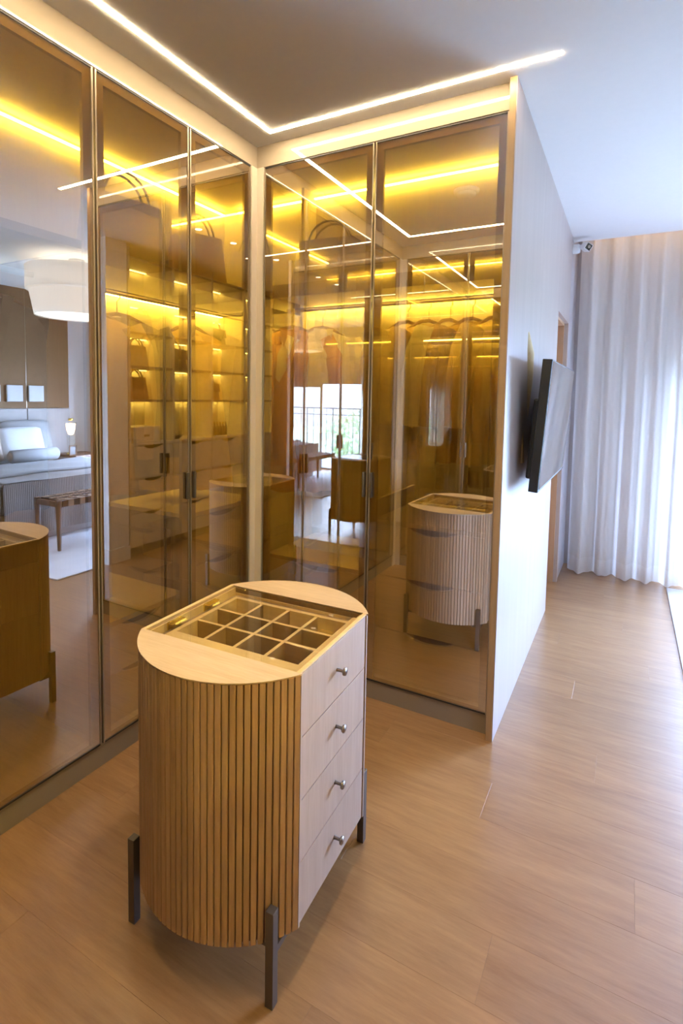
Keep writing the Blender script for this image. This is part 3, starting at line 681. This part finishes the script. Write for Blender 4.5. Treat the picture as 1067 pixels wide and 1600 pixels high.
# ------------------------------------------------------------------ balcony and outside
bf = struct(bx('balcony_floor', solid('balcony_stone', (0.55,0.53,0.50), 0.7), None, 0.5, 6.5, YW+0.15, 4.35, -0.12, -0.02), 'stone balcony floor outside the window')
rl = thing('balcony_railing', 'thin iron balcony railing beyond the window, seen mirrored', 'railing', (0,0,0))
M['iron'] = solid('dark_iron', (0.10, 0.11, 0.11), 0.5, 0.4)
RY = 4.15
bx('top_rail', M['iron'], rl, 0.6, 6.4, RY-0.02, RY+0.02, 1.16, 1.19); bx('mid_rail', M['iron'], rl, 0.6, 6.4, RY-0.012, RY+0.012, 1.02, 1.04); bx('bottom_rail', M['iron'], rl, 0.6, 6.4, RY-0.012, RY+0.012, 0.06, 0.08)
x = 0.7; k = 0
while x < 6.4:
    if k % 4 == 0: bx('post', M['iron'], rl, x-0.012, x+0.012, RY-0.012, RY+0.012, -0.02, 1.16)
    elif k % 2 == 1: bx('baluster', M['iron'], rl, x-0.006, x+0.006, RY-0.006, RY+0.006, 0.08, 1.16)
    else:
        a = 0.06
        MB().tube([(x-a,RY,0.12),(x-a,RY,0.84),(x-a*0.6,RY,0.90),(x+a*0.6,RY,0.90),(x+a,RY,0.84),(x+a,RY,0.12)],0.006,6).tube([(x,RY,0.90),(x,RY,1.02)],0.006,6).tube([(x-a,RY,0.70),(x+a,RY,0.70)],0.005,6).build('scroll_bar', M['iron'], rl)
    x += 0.17; k += 1
gd = struct(bx('ground', solid('garden_ground', (0.40,0.46,0.34), 0.95, noise=0.3, nscale=0.6), None, -20, 40, 4.4, 60, -3.2, -3.0), 'green ground far below the balcony')
M['leaf'] = solid('garden_leaves', (0.24, 0.34, 0.18), 0.9, noise=0.4, nscale=3)
def tree(x, y, h, r, seed, label):
    rr = random.Random(seed); t = thing('garden_tree', label, 'tree', (x,y,-3.0), 0, 'trees beyond the balcony')
    MB().tube([(0,0,0),(0.05,0,h*0.35),(0,0.05,h*0.6)],[0.14,0.11,0.06],8).build('trunk', M['walnut'], t)
    mb = MB()
    for k in range(420):
        a, b = rr.uniform(0,2*PI), math.acos(rr.uniform(-1,1)); q = r*rr.uniform(0.55,1.0)
        c = Vector((q*math.cos(a)*math.sin(b), q*math.sin(a)*math.sin(b), h*0.72+q*0.75*math.cos(b))); s = r*rr.uniform(0.08,0.16)
        e1 = Vector((rr.uniform(-1,1),rr.uniform(-1,1),rr.uniform(-1,1))).normalized(); e2 = e1.orthogonal().normalized()
        mb.add([c-e1*s,c+e2*s*0.5,c+e1*s,c-e2*s*0.5],[(0,1,2,3)])
    o = mb.build('crown', M['leaf'], t); o['kind'] = 'stuff'
tree(6.5, 13.0, 3.4, 1.5, 1, 'leafy green tree beyond the railing, nearer the building')
tree(9.5, 16.0, 3.6, 1.7, 2, 'leafy green tree beyond the railing, farther away')
tree(4.0, 17.0, 3.3, 1.8, 3, 'broad green tree beyond the railing, straight out')

# ------------------------------------------------------------------ garments
FC = {}
def fabric(c):
    if c not in FC: FC[c] = solid('fabric_%d' % len(FC), c, 0.9, noise=0.18, nscale=45, bump=0.4)
    return FC[c]
def garment(name, label, loc, rz, L, wid, c, sleeve=0.55, flare=1.1, seed=0, group=None, coat=True):
    """loc: hook point on the rod; hangs down; width along local x"""
    r = random.Random(seed)
    g = thing(name, label, 'garment', loc, rz, group)
    rings = []; n = 28; zs = [0.09, 0.11, 0.14, 0.18, 0.24, 0.34, 0.46, 0.60, 0.75, 0.9, 1.0]
    ph = r.uniform(0, 6)
    for t in zs:
        z = -0.05-t*L if t > 0.3 else -0.05-t*0.62
        hw = wid*(0.13 if t <= 0.09 else 0.20 if t <= 0.11 else 0.36 if t <= 0.14 else 0.46 if t <= 0.18 else 0.47 if t < 0.3 else 0.44+0.08*(flare-1)*10*(t-0.3)*0.6)
        th = 0.035 if t < 0.12 else 0.05 if t < 0.2 else 0.065+0.02*t
        rg_ = []
        for k in range(n):
            a = 2*PI*k/n; rip = 1+0.10*max(0, t-0.25)*math.sin(5*a+ph)+0.06*max(0, t-0.25)*math.sin(9*a+2*ph)
            rg_.append((hw*math.cos(a)*rip, th*math.sin(a)*(1+0.7*max(0, t-0.25)*math.sin(7*a+ph)), z))
        rings.append(rg_)
    MB().loft(rings).build('body', fabric(c), g)
    if sleeve:
        for s in (-1, 1):
            MB().tube([(s*wid*0.40,0,-0.15),(s*wid*0.50,0.005,-0.25),(s*wid*0.55,0.015,-0.15-sleeve*0.5),(s*wid*0.56,0.03,-0.15-sleeve)],[0.055,0.062,0.056,0.046],12).build('sleeve', fabric(c), g)
    if coat:
        d = tuple(v*0.8 for v in c)
        MB().loft([[(-0.055,-0.066,-0.10),(0.0,-0.085,-0.34),(0.012,-0.085,-0.34),(-0.02,-0.062,-0.10)],[(-0.055,-0.060,-0.10),(0.0,-0.078,-0.34),(0.012,-0.078,-0.34),(-0.02,-0.056,-0.10)]]).build('lapel', fabric(d), g)
        MB().loft([[(0.055,-0.066,-0.10),(0.0,-0.087,-0.34),(-0.012,-0.087,-0.34),(0.02,-0.062,-0.10)],[(0.055,-0.060,-0.10),(0.0,-0.078,-0.34),(-0.012,-0.078,-0.34),(0.02,-0.056,-0.10)]]).build('lapel', fabric(d), g)
    hk = [(0.012*math.sin(a)+0.0, 0, 0.0+0.012*math.cos(a)+0.005) for a in [(-1.9+i*0.45) for i in range(9)]]
    MB().tube([(0,0,-0.09),(0,0,-0.03),(0.014,0,-0.012)]+hk[::-1][:8],0.0028,6).build('hanger_hook', M['knob'], g)
    MB().tube([(-wid*0.42,0,-0.165),(-0.05,0,-0.095),(0,0,-0.085),(0.05,0,-0.095),(wid*0.42,0,-0.165)],0.009,8).build('hanger_bar', M['walnut'], g)
    return g
zr = 1.915
garment('jacket', 'rust brown coat hanging behind the amber door by the corner', (0.05,0.26,zr), math.radians(22), 0.95, 0.46, (0.40,0.19,0.06), 0.62, seed=1)
garment('cardigan', 'pale knitted cardigan beside the rust coat', (-0.13,0.24,zr), math.radians(40), 0.80, 0.42, (0.52,0.42,0.30), 0.55, seed=2, coat=False)
garment('jacket', 'light grey jacket hanging next to the rust coat', (0.20,0.34,zr), math.radians(35), 0.62, 0.40, (0.58,0.52,0.46), 0.50, seed=3)
cols = [(0.62,0.50,0.30),(0.50,0.36,0.18),(0.66,0.58,0.42),(0.38,0.24,0.10),(0.58,0.44,0.24)]
nm = ['cream shirt hanging first behind the glass door beside the end wall','tan shirt hanging second behind the right amber door','ivory blouse hanging third behind the right amber door','brown shirt hanging fourth behind the right amber door','beige shirt hanging closest to the end wall']
for k in range(5):
    garment('shirt', nm[k], (0.72+0.11*k,0.31,zr), math.radians(62+r_) if (r_ := random.uniform(-8,8)) is not None else 0, 0.72, 0.40, cols[k], 0.45, seed=10+k, group='shirts on the rod', coat=False)
zl = 1.89
garment('jacket', 'dark charcoal jacket hanging behind the mirror door', (-0.36,-1.10,zl), math.radians(75), 0.85, 0.44, (0.05,0.045,0.045), 0.6, seed=21)
garment('jacket', 'camel jacket hanging behind the second mirror door', (-0.36,-0.72,zl), math.radians(60), 0.85, 0.44, (0.40,0.27,0.13), 0.6, seed=22)
garment('jacket', 'grey blazer hanging beside the camel jacket', (-0.36,-0.56,zl), math.radians(50), 0.80, 0.44, (0.22,0.18,0.14), 0.6, seed=23)
garment('dress', 'mustard dress hanging near the wardrobe corner', (-0.36,-0.12,zl), math.radians(50), 0.90, 0.38, (0.50,0.34,0.10), 0.0, 1.6, seed=24, coat=False)
cols = [(0.58,0.46,0.24),(0.36,0.24,0.10),(0.62,0.54,0.36),(0.30,0.22,0.14),(0.54,0.40,0.16),(0.44,0.32,0.18)]
nm = ['ochre long dress mirrored behind the dresser, nearest the post','dark tan coat mirrored behind the dresser','cream long dress mirrored behind the dresser','deep brown coat mirrored behind the dresser','golden dress mirrored behind the dresser','olive brown coat mirrored behind the dresser, farthest from the post']
for k in range(6):
    garment('dress' if k % 2 == 0 else 'coat', nm[k], (0.13+0.165*k,YT-0.31,zr), math.radians(55+20*(k % 2)), 1.15 if k > 2 else 0.98, 0.42, cols[k], 0.0 if k % 2 == 0 else 0.58, 1.4, seed=30+k, group='clothes in the facing wardrobe', coat=bool(k % 2))

# ------------------------------------------------------------------ bags and boxes
def bag(name, label, loc, rz, w, h, d, c, handle='arch', flap=False, group=None):
    b = thing(name, label, 'bag', loc, rz, group)
    mat = solid('leather', c, 0.45, noise=0.1)
    dk = solid('leather_trim', tuple(v*0.6 for v in c), 0.45)
    rings = []
    for t in (0, 0.06, 0.5, 0.92, 1.0):
        fw_ = (1-0.05*(t == 0))*(1.0-0.16*t); fd = (1-0.1*(t == 0))*(1.0-0.62*t)
        rings.append([(w/2*fw_*math.copysign(abs(math.cos(a))**0.45, math.cos(a)), d/2*fd*math.copysign(abs(math.sin(a))**0.6, math.sin(a)), h*t) for a in [2*PI*(k+0.5)/24 for k in range(24)]])
    MB().loft(rings).build('body', mat, b)
    for s in ((-1, 1) if handle == 'arch' else (0,)):
        pts = [(w*0.26*math.cos(PI*k/10), s*d*0.14, h*0.92+h*0.42*math.sin(PI*k/10)) for k in range(11)]
        MB().tube(pts, 0.006, 8).build('handle', dk, b)
    if flap:
        MB().loft([[(-w*0.42,-d*0.34,h*0.95),(w*0.42,-d*0.34,h*0.95),(w*0.40,-d*0.48,h*0.5),(0,-d*0.5,h*0.38),(-w*0.40,-d*0.48,h*0.5)],[(-w*0.42,-d*0.30,h*0.95),(w*0.42,-d*0.30,h*0.95),(w*0.40,-d*0.42,h*0.5),(0,-d*0.44,h*0.38),(-w*0.40,-d*0.42,h*0.5)]]).build('flap', dk, b)
        MB().tube([(0,-d*0.52,h*0.44),(0,-d*0.47,h*0.44)],0.012,12).build('clasp', M['gold'], b)
    return b
bag('tote_bag', 'large mauve grey tote on the top shelf behind mirror door', (-0.38,-0.50,1.996), math.radians(80), 0.44, 0.34, 0.20, (0.30,0.24,0.25))
bag('tote_bag', 'dark brown tote on the top shelf near the corner', (-0.36,-0.05,1.996), math.radians(70), 0.34, 0.30, 0.16, (0.22,0.11,0.06))
bag('duffel_bag', 'grey travel bag on the shelf above the shirts', (0.25,0.33,2.016), 0.1, 0.46, 0.28, 0.22, (0.32,0.27,0.24))
sx = XW+0.20
def shelf_y(i): return (OY[i]+OY[i+1])/2
bag('handbag', 'tan trapezoid handbag on the mirrored amber shelf', (sx,shelf_y(0)+0.03,1.386), math.radians(-90), 0.27, 0.20, 0.13, (0.42,0.22,0.07))
bag('handbag', 'yellow tote on the mirrored shelf above the tan handbag', (sx,shelf_y(0)+0.02,1.681), math.radians(-90), 0.26, 0.19, 0.12, (0.68,0.52,0.20))
bag('handbag', 'dark brown handbag with flap on the mirrored second bay', (sx-0.04,shelf_y(1)+0.10,1.681), math.radians(-90), 0.28, 0.20, 0.13, (0.13,0.07,0.035), 'one', True)
bag('handbag', 'small caramel handbag on the mirrored third bay', (sx,shelf_y(2)+0.08,1.386), math.radians(-90), 0.24, 0.18, 0.12, (0.45,0.24,0.08), 'one', True)
bag('handbag', 'black handbag on a high mirrored shelf', (sx,shelf_y(2)-0.02,1.971), math.radians(-90), 0.24, 0.18, 0.12, (0.05,0.04,0.035), 'one', True)
bag('handbag', 'cream handbag on the highest lit mirrored shelf', (sx,shelf_y(0)-0.05,1.971), math.radians(-90), 0.24, 0.18, 0.12, (0.62,0.54,0.40))
hb = thing('storage_box', 'cream lidded box on the counter of the mirrored shelves', 'box', (sx-0.02,shelf_y(0)+0.02,1.0))
bx('body', M['drawer'], hb, -0.12, 0.12, -0.15, 0.15, 0.001, 0.11, 0.003); bx('lid', M['drawer'], hb, -0.125, 0.125, -0.155, 0.155, 0.111, 0.14, 0.003)
bx('label_holder', M['gold'], hb, -0.124, -0.12, -0.03, 0.03, 0.05, 0.07)
for k in range(6):
    p = thing('perfume_bottle', ['first','second','third','fourth','fifth','sixth'][k]+' small dark bottle in the row on the mirrored counter', 'bottle', (sx-0.06,shelf_y(2)+0.12-0.045*k,1.0), 0, 'bottle row on the counter')
    MB().lathe([(0.0005,0.001),(0.016,0.001),(0.017,0.09),(0.008,0.105),(0.008,0.12)],14).build('flask', M['strap1'], p)
    MB().lathe([(0.010,0.12),(0.010,0.145),(0.0005,0.147)],12).build('stopper', M['gold'], p)
vs_ = thing('dish', 'low dark bowl on the mirrored shelf counter', 'bowl', (sx-0.05,shelf_y(1)+0.12,1.0))
MB().lathe([(0.0005,0.002),(0.05,0.002),(0.09,0.04),(0.086,0.042),(0.048,0.008),(0.0005,0.008)],24).build('bowl', M['strap1'], vs_)
